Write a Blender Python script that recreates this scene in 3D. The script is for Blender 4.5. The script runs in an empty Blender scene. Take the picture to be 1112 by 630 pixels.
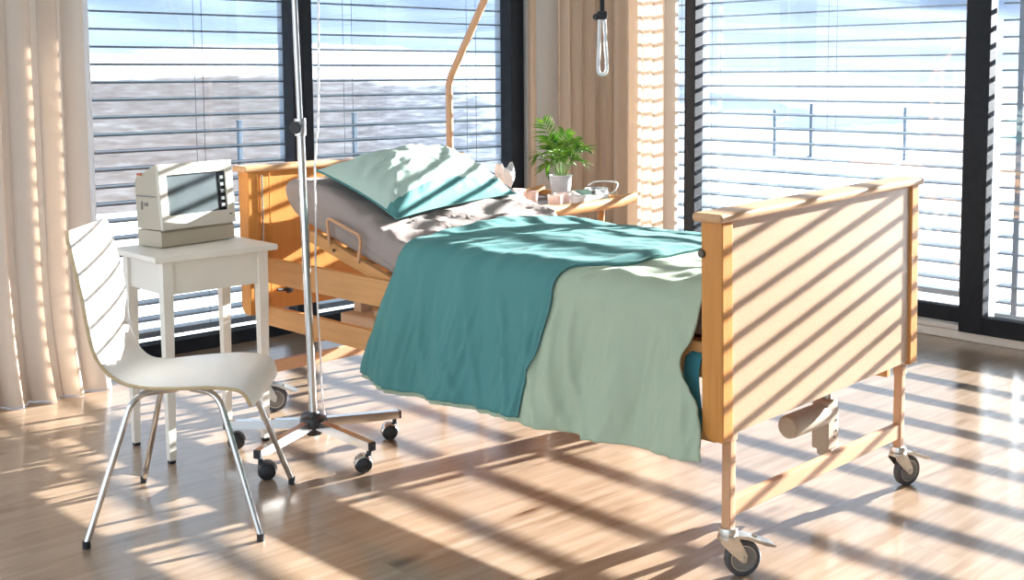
import bpy, bmesh, math, random
from mathutils import Vector, Matrix, Euler, noise
C = bpy.context.scene
COL = C.collection
R = math.radians
random.seed(4)

# ------------------------------------------------------------------ materials
def newmat(name):
    m = bpy.data.materials.new(name); m.use_nodes = True
    nt = m.node_tree
    return m, nt, nt.nodes['Principled BSDF']
def N(nt, t, **kw):
    n = nt.nodes.new(t)
    for k, v in kw.items():
        if k.startswith('i_'):
            n.inputs[k[2:].replace('_', ' ')].default_value = v
        else: setattr(n, k, v)
    return n
def coords(nt, scale=(1, 1, 1), rot=(0, 0, 0)):
    tc = N(nt, 'ShaderNodeTexCoord'); mp = N(nt, 'ShaderNodeMapping')
    mp.inputs['Scale'].default_value = scale; mp.inputs['Rotation'].default_value = rot
    nt.links.new(tc.outputs['Object'], mp.inputs['Vector'])
    return mp.outputs['Vector']
def ramp(nt, fac, stops):
    r = N(nt, 'ShaderNodeValToRGB')
    while len(r.color_ramp.elements) < len(stops): r.color_ramp.elements.new(.5)
    for e, (p, c) in zip(r.color_ramp.elements, stops):
        e.position = p; e.color = (*c, 1) if len(c) == 3 else c
    nt.links.new(fac, r.inputs['Fac'])
    return r.outputs['Color']
def bump(nt, bs, h, strength=.2, dist=.01):
    b = N(nt, 'ShaderNodeBump'); b.inputs['Strength'].default_value = strength; b.inputs['Distance'].default_value = dist
    nt.links.new(h, b.inputs['Height']); nt.links.new(b.outputs['Normal'], bs.inputs['Normal'])
def plain(name, col, rough=.5, metal=0, var=.06, scale=8, bmp=0, spec=.5, coat=0):
    m, nt, bs = newmat(name)
    n = N(nt, 'ShaderNodeTexNoise', i_Scale=scale, i_Detail=4.0)
    nt.links.new(coords(nt), n.inputs['Vector'])
    a = tuple(max(0, c * (1 - var)) for c in col); b = tuple(min(1, c * (1 + var)) for c in col)
    nt.links.new(ramp(nt, n.outputs['Fac'], [(.3, a), (.7, b)]), bs.inputs['Base Color'])
    bs.inputs['Roughness'].default_value = rough; bs.inputs['Metallic'].default_value = metal
    bs.inputs['Specular IOR Level'].default_value = spec
    bs.inputs['Coat Weight'].default_value = coat
    if bmp: bump(nt, bs, n.outputs['Fac'], bmp)
    return m
def wood(name, light, dark, axis='x', rough=.4, scale=1.0):
    m, nt, bs = newmat(name)
    st = {'x': (1.2, 22, 22), 'y': (22, 1.2, 22), 'z': (22, 22, 1.2)}[axis]
    v = coords(nt, tuple(s * scale for s in st))
    n = N(nt, 'ShaderNodeTexNoise', i_Scale=2.2, i_Detail=6.0, i_Roughness=.6, i_Distortion=.4)
    nt.links.new(v, n.inputs['Vector'])
    nt.links.new(ramp(nt, n.outputs['Fac'], [(.25, dark), (.5, light), (.8, tuple(min(1, c * 1.08) for c in light))]), bs.inputs['Base Color'])
    bs.inputs['Roughness'].default_value = rough; bs.inputs['Specular IOR Level'].default_value = .28
    bump(nt, bs, n.outputs['Fac'], .04)
    return m
def fabric(name, col, scale=500, rough=.85, trans=0, sheen=.15, fold=.0):
    m, nt, bs = newmat(name)
    v = coords(nt)
    w = N(nt, 'ShaderNodeTexNoise', i_Scale=scale, i_Detail=2.0); nt.links.new(v, w.inputs['Vector'])
    n = N(nt, 'ShaderNodeTexNoise', i_Scale=14.0, i_Detail=5.0); nt.links.new(v, n.inputs['Vector'])
    a = tuple(c * .94 for c in col); b = tuple(min(1, c * 1.06) for c in col)
    nt.links.new(ramp(nt, w.outputs['Fac'], [(.3, a), (.7, b)]), bs.inputs['Base Color'])
    bs.inputs['Roughness'].default_value = rough; bs.inputs['Specular IOR Level'].default_value = .2
    bs.inputs['Sheen Weight'].default_value = sheen
    bump(nt, bs, n.outputs['Fac'], .12 + fold, .02)
    if trans:
        t = N(nt, 'ShaderNodeBsdfTranslucent'); t.inputs['Color'].default_value = (*[min(1, c * 1.15) for c in col], 1)
        mx = N(nt, 'ShaderNodeMixShader'); mx.inputs[0].default_value = trans
        nt.links.new(bs.outputs[0], mx.inputs[1]); nt.links.new(t.outputs[0], mx.inputs[2])
        nt.links.new(mx.outputs[0], nt.nodes['Material Output'].inputs['Surface'])
    return m
def thinglass(name, tint=(.97, .985, 1), base=.05, edge=.85, rough=0.0):
    m, nt, bs = newmat(name); nt.nodes.remove(bs)
    lw = N(nt, 'ShaderNodeLayerWeight'); lw.inputs['Blend'].default_value = .5
    p = N(nt, 'ShaderNodeMath', operation='POWER'); p.inputs[1].default_value = 5
    nt.links.new(lw.outputs['Facing'], p.inputs[0])
    q = N(nt, 'ShaderNodeMath', operation='MULTIPLY_ADD'); q.inputs[1].default_value = edge; q.inputs[2].default_value = base
    nt.links.new(p.outputs[0], q.inputs[0])
    t = N(nt, 'ShaderNodeBsdfTransparent'); t.inputs['Color'].default_value = (*tint, 1)
    g = N(nt, 'ShaderNodeBsdfGlossy'); g.inputs['Roughness'].default_value = rough
    mx = N(nt, 'ShaderNodeMixShader')
    nt.links.new(q.outputs[0], mx.inputs[0]); nt.links.new(t.outputs[0], mx.inputs[1]); nt.links.new(g.outputs[0], mx.inputs[2])
    nt.links.new(mx.outputs[0], nt.nodes['Material Output'].inputs['Surface'])
    return m

def tumblerglass():
    m = thinglass('rose_tinted_glass', (.985, .95, .94), .12, .6, .05); nt = m.node_tree; out = nt.nodes['Material Output']
    d = N(nt, 'ShaderNodeBsdfDiffuse'); d.inputs['Color'].default_value = (.80, .66, .61, 1)
    n = N(nt, 'ShaderNodeTexNoise', i_Scale=25.0); nt.links.new(coords(nt), n.inputs['Vector'])
    f = N(nt, 'ShaderNodeMapRange'); f.inputs['To Min'].default_value = .25; f.inputs['To Max'].default_value = .5; nt.links.new(n.outputs['Fac'], f.inputs['Value'])
    mx = N(nt, 'ShaderNodeMixShader'); src = out.inputs['Surface'].links[0].from_socket
    nt.links.new(f.outputs[0], mx.inputs[0]); nt.links.new(src, mx.inputs[1]); nt.links.new(d.outputs[0], mx.inputs[2]); nt.links.new(mx.outputs[0], out.inputs['Surface'])
    return m

def floor_material():
    m, nt, bs = newmat('oak_planks')
    v = coords(nt, (1, 1, 1))
    br = N(nt, 'ShaderNodeTexBrick', offset=.37, offset_frequency=2)
    br.inputs['Scale'].default_value = 1; br.inputs['Brick Width'].default_value = 1.85; br.inputs['Row Height'].default_value = .185
    br.inputs['Mortar Size'].default_value = .0016; br.inputs['Mortar Smooth'].default_value = .3; br.inputs['Bias'].default_value = 0
    br.inputs['Color1'].default_value = (0, 0, 0, 1); br.inputs['Color2'].default_value = (1, 1, 1, 1); br.inputs['Mortar'].default_value = (.5, .5, .5, 1)
    nt.links.new(v, br.inputs['Vector'])
    # grain runs along x; offset per plank
    add = N(nt, 'ShaderNodeVectorMath', operation='MULTIPLY_ADD')
    add.inputs[1].default_value = (7, 3, 0)
    nt.links.new(br.outputs['Color'], add.inputs[0]); nt.links.new(v, add.inputs[2])
    mp = N(nt, 'ShaderNodeMapping'); mp.inputs['Scale'].default_value = (1.0, 14, 1); nt.links.new(add.outputs[0], mp.inputs['Vector'])
    g = N(nt, 'ShaderNodeTexNoise', i_Scale=2.0, i_Detail=7.0, i_Roughness=.62, i_Distortion=.6); nt.links.new(mp.outputs[0], g.inputs['Vector'])
    grain = ramp(nt, g.outputs['Fac'], [(.22, (.195, .118, .064)), (.5, (.325, .23, .156)), (.80, (.43, .335, .25))])
    plank = ramp(nt, br.outputs['Color'], [(0, (.90, .88, .86)), (1, (1.06, 1.05, 1.04))])
    mul = N(nt, 'ShaderNodeMix', data_type='RGBA', blend_type='MULTIPLY'); mul.inputs[0].default_value = 1
    nt.links.new(grain, mul.inputs[6]); nt.links.new(plank, mul.inputs[7])
    # knots, elongated along the grain
    mk = N(nt, 'ShaderNodeMapping'); mk.inputs['Scale'].default_value = (2.0, 5.4, 1); nt.links.new(add.outputs[0], mk.inputs['Vector'])
    vo = N(nt, 'ShaderNodeTexVoronoi', i_Scale=1.0); vo.inputs['Randomness'].default_value = 1; nt.links.new(mk.outputs[0], vo.inputs['Vector'])
    kn = ramp(nt, vo.outputs['Distance'], [(.0, (.16, .09, .05)), (.07, (.30, .2, .14)), (.19, (1, 1, 1))])
    sel = N(nt, 'ShaderNodeSeparateColor'); nt.links.new(vo.outputs['Color'], sel.inputs[0])
    gt = N(nt, 'ShaderNodeMath', operation='GREATER_THAN'); gt.inputs[1].default_value = .5; nt.links.new(sel.outputs[0], gt.inputs[0])
    mul2 = N(nt, 'ShaderNodeMix', data_type='RGBA', blend_type='MULTIPLY')
    nt.links.new(gt.outputs[0], mul2.inputs[0]); nt.links.new(mul.outputs[2], mul2.inputs[6]); nt.links.new(kn, mul2.inputs[7])
    gap = N(nt, 'ShaderNodeMix', data_type='RGBA'); gap.inputs[7].default_value = (.22, .15, .10, 1)
    gf = N(nt, 'ShaderNodeMath', operation='MULTIPLY'); gf.inputs[1].default_value = .5; nt.links.new(br.outputs['Fac'], gf.inputs[0])
    nt.links.new(gf.outputs[0], gap.inputs[0]); nt.links.new(mul2.outputs[2], gap.inputs[6])
    nt.links.new(gap.outputs[2], bs.inputs['Base Color'])
    rr = N(nt, 'ShaderNodeMapRange'); rr.inputs['To Min'].default_value = .24; rr.inputs['To Max'].default_value = .38
    nt.links.new(g.outputs['Fac'], rr.inputs['Value']); nt.links.new(rr.outputs[0], bs.inputs['Roughness'])
    bs.inputs['Specular IOR Level'].default_value = .5; bs.inputs['Coat Weight'].default_value = .75; bs.inputs['Coat Roughness'].default_value = .15
    sb = N(nt, 'ShaderNodeMath', operation='SUBTRACT'); nt.links.new(g.outputs['Fac'], sb.inputs[0]); nt.links.new(br.outputs['Fac'], sb.inputs[1])
    bump(nt, bs, sb.outputs[0], .06, .005)
    return m

M = {}
M['floor'] = floor_material()
M['wall'] = plain('white_plaster', (.78, .78, .77), .8, bmp=.02, var=.02, scale=30)
M['wallstrip'] = wood('beige_wall_strip', (.62, .47, .35), (.5, .36, .25), 'z', .5)
M['base'] = plain('white_baseboard_paint', (.74, .70, .65), .45, var=.03)
M['frame'] = plain('anthracite_frame', (.017, .020, .026), .6, var=.15, scale=20, spec=.2)
M['glass'] = thinglass('window_glass')
M['slat'] = plain('slate_blind_aluminium', (.17, .215, .25), .34, metal=.0, var=.08, scale=5)
M['cord'] = plain('grey_cord', (.16, .17, .19), .8)
M['rail'] = plain('grey_guide_rail', (.22, .26, .31), .4, metal=.4)
M['snow'] = plain('snow', (.86, .88, .91), .7, var=.04, scale=.6, bmp=.1)
M['curtain'] = fabric('beige_curtain_cloth', (.73, .61, .50), 350, trans=.36)
M['lining'] = fabric('pale_lining_cloth', (.78, .77, .77), 350, trans=.35)
M['beech'] = wood('beech_veneer', (.60, .36, .19), (.53, .30, .14), 'x', .38)
M['beechp'] = plain('beech_panel_veneer', (.53, .345, .215), .34, var=.05, scale=120)
M['beechz'] = wood('beech_upright', (.60, .262, .068), (.53, .22, .055), 'z', .38)
M['beechy'] = wood('beech_rail', (.62, .32, .125), (.55, .27, .10), 'y', .4)
M['bedpaint'] = plain('tan_powder_coat', (.60, .33, .18), .42, var=.04)
M['bolt'] = plain('bronze_bolt', (.12, .10, .08), .35, metal=.7)
M['steel'] = plain('zinc_steel', (.62, .60, .55), .3, metal=1, var=.1, scale=40)
M['chrome'] = plain('chrome', (.66, .645, .62), .13, metal=1, var=.03)
M['rubber'] = plain('black_rubber', (.018, .018, .02), .5, var=.2)
M['tyre'] = plain('dark_grey_tyre', (.06, .06, .065), .5, var=.15)
M['hubgrey'] = plain('grey_wheel_hub', (.20, .18, .16), .5)
M['motor'] = plain('grey_beige_motor_plastic', (.50, .42, .32), .5)
M['motorwhite'] = plain('light_motor_plastic', (.72, .70, .67), .45)
M['sheet'] = fabric('taupe_sheet', (.335, .28, .258), 600, fold=.06, sheen=.03)
M['teal'] = fabric('teal_cotton', (.08, .24, .232), 600, fold=.06, sheen=.04, rough=.75)
M['tealdeep'] = fabric('deep_teal_cotton', (.04, .19, .22), 600)
M['sage'] = fabric('sage_cotton', (.40, .475, .345), 600, fold=.06, sheen=.08)
M['mint'] = fabric('mint_pillow_cotton', (.43, .56, .49), 600, fold=.08)
M['piping'] = fabric('seam_piping', (.10, .25, .25), 600)
M['white'] = plain('white_lacquer', (.80, .78, .735), .3, var=.02, coat=.15)
M['cream'] = plain('cream_table_paint', (.84, .785, .69), .4, var=.03)
M['ply'] = wood('ply_edge', (.62, .47, .27), (.5, .36, .19), 'x', .5)
M['monbeige'] = plain('beige_device_plastic', (.50, .43, .32), .45, var=.03)
M['monwhite'] = plain('pale_bezel_plastic', (.68, .63, .53), .45, var=.02)
M['screen'] = plain('grey_screen_glass', (.11, .13, .135), .07, var=.25, scale=3, coat=.6)
M['screenblack'] = plain('black_panel', (.01, .01, .012), .15)
M['orange'] = plain('red_orange_mark', (.55, .12, .03), .5)
M['marks'] = plain('panel_marks', (.16, .18, .17), .4)
M['trayw'] = wood('tray_oak', (.52, .26, .10), (.42, .20, .07), 'x', .4)
M['traybase'] = plain('dark_tray_base', (.05, .055, .07), .4)
M['pot'] = plain('white_pot_ceramic', (.72, .69, .67), .35, var=.08, scale=25)
M['soil'] = plain('dark_soil', (.05, .035, .025), .9, var=.4, scale=90, bmp=.5)
M['tumbler'] = tumblerglass()
M['paper'] = plain('white_paper', (.84, .83, .82), .8, var=.02)
M['tissuebox'] = plain('pale_pink_card', (.72, .55, .50), .7, var=.05)
M['bpwhite'] = plain('white_device_plastic', (.76, .76, .73), .35, var=.02)
M['lcd'] = plain('green_grey_lcd', (.07, .12, .10), .15, var=.05)
M['bluecloth'] = fabric('blue_cuff_cloth', (.16, .27, .45), 400)
M['clear'] = plain('clear_white_tube', (.80, .78, .77), .25, var=.02)
M['hood'] = plain('dark_hood', (.03, .03, .033), .35)
M['post'] = plain('blue_grey_railing', (.05, .075, .10), .5)

def leafmat():
    m, nt, bs = newmat('palm_leaf')
    n = N(nt, 'ShaderNodeTexNoise', i_Scale=30.0, i_Detail=3.0); nt.links.new(coords(nt), n.inputs['Vector'])
    c = ramp(nt, n.outputs['Fac'], [(.3, (.03, .12, .015)), (.5, (.17, .36, .035)), (.8, (.46, .64, .10))])
    nt.links.new(c, bs.inputs['Base Color']); bs.inputs['Roughness'].default_value = .4
    t = N(nt, 'ShaderNodeBsdfTranslucent'); nt.links.new(c, t.inputs['Color'])
    mx = N(nt, 'ShaderNodeMixShader'); mx.inputs[0].default_value = .4
    nt.links.new(bs.outputs[0], mx.inputs[1]); nt.links.new(t.outputs[0], mx.inputs[2])
    nt.links.new(mx.outputs[0], nt.nodes['Material Output'].inputs['Surface'])
    return m
M['leaf'] = leafmat()
M['stem'] = plain('green_stem', (.16, .30, .06), .5)

def hillmat():
    m, nt, bs = newmat('snowy_hillside')
    tc = N(nt, 'ShaderNodeTexCoord'); sep = N(nt, 'ShaderNodeSeparateXYZ'); nt.links.new(tc.outputs['Object'], sep.inputs[0])
    ln = N(nt, 'ShaderNodeVectorMath', operation='LENGTH'); nt.links.new(tc.outputs['Object'], ln.inputs[0])
    big = N(nt, 'ShaderNodeTexNoise', i_Scale=.022, i_Detail=6.0, i_Roughness=.62); nt.links.new(tc.outputs['Object'], big.inputs['Vector'])
    fine = N(nt, 'ShaderNodeTexNoise', i_Scale=.5, i_Detail=6.0, i_Roughness=.65); nt.links.new(tc.outputs['Object'], fine.inputs['Vector'])
    def mth(op, a, b, c=None):
        n = N(nt, 'ShaderNodeMath', operation=op)
        for k, q in enumerate((a, b, c)):
            if q is None: continue
            if isinstance(q, (int, float)): n.inputs[k].default_value = q
            else: nt.links.new(q, n.inputs[k])
        return n.outputs[0]
    def mixc(f, a, b):
        n = N(nt, 'ShaderNodeMix', data_type='RGBA'); nt.links.new(f, n.inputs[0])
        for k, q in ((6, a), (7, b)):
            if isinstance(q, tuple): n.inputs[k].default_value = (*q, 1)
            else: nt.links.new(q, n.inputs[k])
        return n.outputs[2]
    def mrange(v, a, b):
        n = N(nt, 'ShaderNodeMapRange', interpolation_type='SMOOTHSTEP'); n.inputs['From Min'].default_value = a; n.inputs['From Max'].default_value = b
        nt.links.new(v, n.inputs['Value']); return n.outputs[0]
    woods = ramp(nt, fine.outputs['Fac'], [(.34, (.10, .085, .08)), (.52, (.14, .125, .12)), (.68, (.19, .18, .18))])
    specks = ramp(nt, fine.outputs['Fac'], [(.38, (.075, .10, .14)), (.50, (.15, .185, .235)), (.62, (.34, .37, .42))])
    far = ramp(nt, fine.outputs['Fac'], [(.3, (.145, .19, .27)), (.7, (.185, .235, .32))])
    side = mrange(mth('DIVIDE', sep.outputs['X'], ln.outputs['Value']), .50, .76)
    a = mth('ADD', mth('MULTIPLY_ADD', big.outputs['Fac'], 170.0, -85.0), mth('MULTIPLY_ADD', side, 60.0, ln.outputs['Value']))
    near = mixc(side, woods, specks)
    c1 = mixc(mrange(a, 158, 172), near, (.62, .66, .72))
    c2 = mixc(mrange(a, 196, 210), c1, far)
    nt.links.new(c2, bs.inputs['Base Color'])
    bs.inputs['Roughness'].default_value = .95; bs.inputs['Specular IOR Level'].default_value = .1
    return m
M['hill'] = hillmat()

# ------------------------------------------------------------------ mesh helpers
class MB:
    def __init__(s): s.v = []; s.f = []; s.mi = []
    def add(s, v, f, mi=0):
        o = len(s.v); s.v += [tuple(p) for p in v]; s.f += [tuple(i + o for i in q) for q in f]; s.mi += [mi] * len(f); return s
    def box(s, c, size, bev=0, rot=None, mi=0, seg=2):
        bm = bmesh.new(); bmesh.ops.create_cube(bm, size=1)
        bmesh.ops.scale(bm, vec=size, verts=bm.verts)
        if bev: bmesh.ops.bevel(bm, geom=bm.edges[:], offset=bev, segments=seg, profile=.5, affect='EDGES')
        mt = Matrix.Translation(c) @ (rot.to_4x4() if rot is not None else Matrix())
        bmesh.ops.transform(bm, matrix=mt, verts=bm.verts)
        bm.verts.index_update()
        s.add([v.co for v in bm.verts], [[v.index for v in f.verts] for f in bm.faces], mi); bm.free(); return s
    def tube(s, path, r, n=12, closed=False, mi=0, flat=None):
        P = [Vector(p) for p in path]; m = len(P)
        rr = r if isinstance(r, (list, tuple)) else [r] * m
        T = []
        for i in range(m):
            a = P[(i - 1) % m] if (closed or i > 0) else P[i]; b = P[(i + 1) % m] if (closed or i < m - 1) else P[i]
            T.append((b - a).normalized())
        ref = Vector((0, 0, 1)) if abs(T[0].z) < .9 else Vector((1, 0, 0))
        u = (ref - T[0] * ref.dot(T[0])).normalized(); V = []; F = []
        for i in range(m):
            u = (u - T[i] * u.dot(T[i])).normalized(); w = T[i].cross(u)
            for k in range(n):
                t = 2 * math.pi * k / n
                V.append(P[i] + (u * math.cos(t) + w * math.sin(t) * (flat or 1)) * rr[i])
        for i in range(m if closed else m - 1):
            j = (i + 1) % m
            for k in range(n):
                F.append((i * n + k, i * n + (k + 1) % n, j * n + (k + 1) % n, j * n + k))
        if not closed: F.append(tuple(range(n - 1, -1, -1))); F.append(tuple(range((m - 1) * n, m * n)))
        return s.add(V, F, mi)
    def lathe(s, prof, n=28, mat=None, mi=0, closed=False):
        mat = mat or Matrix(); V = []; F = []; m = len(prof)
        for r, z in prof:
            for k in range(n):
                t = 2 * math.pi * k / n; V.append(mat @ Vector((r * math.cos(t), r * math.sin(t), z)))
        for i in range(m if closed else m - 1):
            j = (i + 1) % m
            for k in range(n): F.append((i * n + k, i * n + (k + 1) % n, j * n + (k + 1) % n, j * n + k))
        if not closed: F.append(tuple(range(n - 1, -1, -1))); F.append(tuple(range((m - 1) * n, m * n)))
        return s.add(V, F, mi)
    def prism(s, poly, d0, d1, fn, mi=0):
        n = len(poly); V = [fn(p[0], p[1], d0) for p in poly] + [fn(p[0], p[1], d1) for p in poly]
        F = [(i, (i + 1) % n, (i + 1) % n + n, i + n) for i in range(n)] + [tuple(range(n - 1, -1, -1)), tuple(range(n, 2 * n))]
        return s.add(V, F, mi)
    def grid(s, fn, nu, nv, mi=0, cu=False, cv=False, mf=None):
        V = [fn(i / (nu if cu else nu - 1), j / (nv if cv else nv - 1)) for i in range(nu) for j in range(nv)]
        F = []; MI = []
        for i in range(nu if cu else nu - 1):
            for j in range(nv if cv else nv - 1):
                F.append((i * nv + j, ((i + 1) % nu) * nv + j, ((i + 1) % nu) * nv + (j + 1) % nv, i * nv + (j + 1) % nv))
                MI.append(mf(i / nu, j / nv) if mf else mi)
        o = len(s.v); s.v += [tuple(p) for p in V]; s.f += [tuple(k + o for k in q) for q in F]; s.mi += MI; return s
    def build(s, name, mats, parent=None, smooth=True, angle=38, solid=0, offset=0, rim=None):
        me = bpy.data.meshes.new(name); me.from_pydata(s.v, [], s.f)
        for m in (mats if isinstance(mats, (list, tuple)) else [mats]): me.materials.append(m)
        for p, i in zip(me.polygons, s.mi): p.material_index = i
        bm = bmesh.new(); bm.from_mesh(me)
        if not solid: bmesh.ops.recalc_face_normals(bm, faces=bm.faces)
        bm.to_mesh(me); bm.free()
        if smooth:
            for p in me.polygons: p.use_smooth = True
            me.set_sharp_from_angle(angle=R(angle))
        me.update()
        o = bpy.data.objects.new(name, me); COL.objects.link(o)
        if solid:
            md = o.modifiers.new('thickness', 'SOLIDIFY'); md.thickness = solid; md.offset = offset
            if rim is not None: md.material_offset_rim = rim
        if smooth and angle < 100:
            wn = o.modifiers.new('normals', 'WEIGHTED_NORMAL'); wn.keep_sharp = True; wn.weight = 100
        if parent: o.parent = parent
        return o
def tag(o, label=None, cat=None, group=None, kind=None):
    if label: o['label'] = label
    if cat: o['category'] = cat
    if group: o['group'] = group
    if kind: o['kind'] = kind
    return o
def empty(name, loc, rz=0, label=None, cat=None, group=None):
    o = bpy.data.objects.new(name, None); COL.objects.link(o); o.empty_display_size = .05
    o.location = loc; o.rotation_euler = (0, 0, rz); return tag(o, label, cat, group)
def struct(o): o['kind'] = 'structure'; return o
def smooth_path(pts, n=8, closed=False):
    P = [Vector(p) for p in pts]; out = []; m = len(P)
    for i in range(m if closed else m - 1):
        g = (lambda k: P[k % m]) if closed else (lambda k: P[max(0, min(m - 1, k))])
        a, b, c, d = g(i - 1), g(i), g(i + 1), g(i + 2)
        for k in range(n):
            t = k / n
            out.append(.5 * ((2 * b) + (c - a) * t + (2 * a - 5 * b + 4 * c - d) * t * t + (3 * b - 3 * c + d - a) * t ** 3))
    if not closed: out.append(P[-1])
    return out
def bend_path(pts, rad, n=6):          # straight runs joined by rounded bends
    P = [Vector(p) for p in pts]; out = [P[0]]
    for i in range(1, len(P) - 1):
        a, b, c = P[i - 1], P[i], P[i + 1]
        d1 = (a - b).normalized(); d2 = (c - b).normalized()
        r = min(rad, (a - b).length * .48, (c - b).length * .48)
        p, q = b + d1 * r, b + d2 * r
        for k in range(n + 1):
            t = k / n; out.append(p.lerp(b, t).lerp(b.lerp(q, t), t))
    out.append(P[-1]); return out
def lerp(a, b, t): return a + (b - a) * t
def sstep(a, b, x):
    t = max(0, min(1, (x - a) / (b - a))); return t * t * (3 - 2 * t)
def interp(pts, x):
    if x <= pts[0][0]: return pts[0][1]
    for (a, b), (c, d) in zip(pts, pts[1:]):
        if x <= c: return lerp(b, d, (x - a) / (c - a))
    return pts[-1][1]
def nz(*p): return noise.noise(Vector(p))
XR = Matrix.Rotation(R(90), 4, 'X'); YR = Matrix.Rotation(R(90), 4, 'Y')

# ------------------------------------------------------------------ room shell
HT = 2.75
struct(MB().box((1.3, .9, -.04), (8.76, 9.0, .08)).build('floor', M['floor'], smooth=False))
struct(MB().box((1.3, .9, HT + .06), (9.1, 9.2, .12)).build('ceiling', M['wall'], smooth=False))
w = MB()
w.box((5.27, 5.35, HT / 2), (.70, .22, HT)); w.box((-1.4, 5.35, HT / 2), (3.2, .22, HT)); w.box((2.55, 5.35, 2.66), (4.76, .22, .18))
struct(w.build('wall_back', M['wall'], smooth=False))
w = MB()
w.box((5.68, 5.145, HT / 2), (.16, .63, HT)); w.box((5.68, -1.55, HT / 2), (.16, 4.1, HT)); w.box((5.68, 2.69, 2.66), (.16, 4.38, .18))
struct(w.build('wall_right', M['wall'], smooth=False))
struct(MB().box((1.3, -3.66, HT / 2), (9.0, .16, HT)).build('wall_front', M['wall'], smooth=False))
struct(MB().box((4.915, 5.235, HT / 2), (.05, .03, HT), .004).build('trim_1', M['wallstrip']))  # beige grained strip at the wall end beside the window
t = MB().box((5.572, 2.4, .024), (.03, 4.0, .048), .006); struct(t.build('baseboard_right', M['base']))
struct(MB().box((5.27, 5.225, .03), (.6, .02, .06), .004).build('baseboard_back', M['base']))

# windows: each a frame with its pane
def window_back(idx, x0, x1, fl, fr):
    f = MB(); Y = 5.33; d = .10
    f.box((x0 + fl / 2, Y, 1.29), (fl, d, 2.58), .004); f.box((x1 - fr / 2, Y, 1.29), (fr, d, 2.58), .004)
    xm, xl = (x0 + fl + x1 - fr) / 2, x1 - x0 - fl - fr + .002
    f.box((xm, Y + .001, .0325), (xl, d - .004, .065), .004); f.box((xm, Y + .001, 2.545), (xl, d - .004, .07), .004)
    o = struct(f.build('window_%d' % idx, M['frame']))
    g = MB().box(((x0 + fl + x1 - fr) / 2, Y + .01, 1.29), (x1 - x0 - fl - fr + .01, .008, 2.46)).build('pane', M['glass'], o, smooth=False)
    return o
window_back(1, 1.2, 3.325, .08, .062)
window_back(2, 3.325, 4.89, .058, .105)
def window_right(idx, y0, y1, fn, ff, X, zb, zt, d=.08):
    f = MB()
    f.box((X, y0 + fn / 2, 1.29 + zb / 2), (d, fn, 2.58 - zb), .004); f.box((X, y1 - ff / 2, 1.29 + zb / 2), (d, ff, 2.58 - zb), .004)
    ym, yl = (y0 + fn + y1 - ff) / 2, y1 - y0 - fn - ff + .002
    f.box((X + .001, ym, (zb + zt) / 2), (d - .004, yl, zt - zb), .004); f.box((X + .001, ym, 2.53), (d - .004, yl, .08), .004)
    o = struct(f.build('window_%d' % idx, M['frame']))
    MB().box((X + .01, (y0 + fn + y1 - ff) / 2, 1.3), (.008, y1 - y0 - fn - ff + .01, 2.44)).build('pane', M['glass'], o, smooth=False)
    return o
window_right(3, 2.70, 4.605, .05, .07, 5.66, .05, .15)
window_right(4, .55, 2.762, .09, .125, 5.575, .046, .135, .07)
window_right(5, 4.605, 4.83, .012, .02, 5.66, .05, .15)
struct(MB().box((5.585, 3.7, .062), (.07, 1.95, .025), .004).build('trim_2', M['base']))

# exterior venetian blinds
def slat_poly():
    w_, h = .04, .0042
    top = [(-w_ + 2 * w_ * i / 10, .0045 * (1 - (2 * i / 10 - 1) ** 2) + .0012) for i in range(11)]
    return [(-w_ - .001, .0045), (-w_ - .001, -.0045)] + [(p, z - .0024) for p, z in top] + [(w_ + .001, -.0045), (w_ + .001, .0045)] + [(p, z) for p, z in reversed(top)]
def blind(name, kind, pos, l0, l1, z0, pitch, zs, ze, cords, label, rails, bottom):
    o = empty(name, ((l0 + l1) / 2, pos, 0) if kind == 'A' else (pos, (l0 + l1) / 2, 0), 0, label, 'window blind', 'outside venetian blinds')
    mid = (l0 + l1) / 2
    def T(d, z, l): return Vector((l - mid, d, z)) if kind == 'A' else Vector((d, l - mid, z))
    s = MB(); poly = slat_poly(); k = math.ceil((zs - z0) / pitch)
    ca, sa = math.cos(R(3)), math.sin(R(3))
    while z0 + k * pitch < ze:
        z = z0 + k * pitch; dz = random.uniform(-.0015, .0015)
        s.prism(poly, l0 + .004, l1 - .004, lambda d, h, l: T(d * ca - h * sa, z + dz + d * sa + h * ca, l)); k += 1
    s.build('slats', M['slat'], o, angle=30)
    for c in cords:
        mb = MB()
        for d in (-.043, .043): mb.tube([T(d, zs - .05, c), T(d, ze, c)], .0016, 6)
        mb.build('ladder_cord', M['cord'], o)
    for c, wd in rails:
        mb = MB(); mb.prism([(-.03, 0), (.03, 0), (.03, 2.6), (-.03, 2.6)], c - wd / 2, c + wd / 2, T); mb.build('guide_rail', M['rail'], o)
    mb = MB(); mb.prism([(-.04, bottom - .03), (.04, bottom - .03), (.04, bottom), (-.04, bottom)], l0, l1, T); mb.build('bottom_bar', M['slat'], o)
    return o
blind('venetian_blind', 'A', 5.46, 1.25, 3.30, 1.656, .0832, .13, 2.6, (2.83,), 'grey venetian blind behind the bedside cabinet, beside the left curtain', ((3.318, .03),), .10)
blind('venetian_blind', 'A', 5.46, 3.47, 4.83, 1.656, .0832, .13, 2.6, (3.725, 4.62), 'grey venetian blind behind the bed head and the lifting pole', ((3.455, .03), (4.86, .04)), .10)
blind('venetian_blind', 'B', 5.76, 2.765, 4.56, 1.697, .0838, .24, 2.6, (4.48, 3.66, 2.85), 'grey venetian blind directly behind the footboard of the bed', ((4.575, .03), (2.735, .03)), .215)
blind('venetian_blind', 'B', 5.76, .60, 2.66, 1.697, .0838, .16, 2.6, (2.5, 1.6, .7), 'grey venetian blind right of the wide black door stile', ((2.565, .03),), .13)

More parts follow.
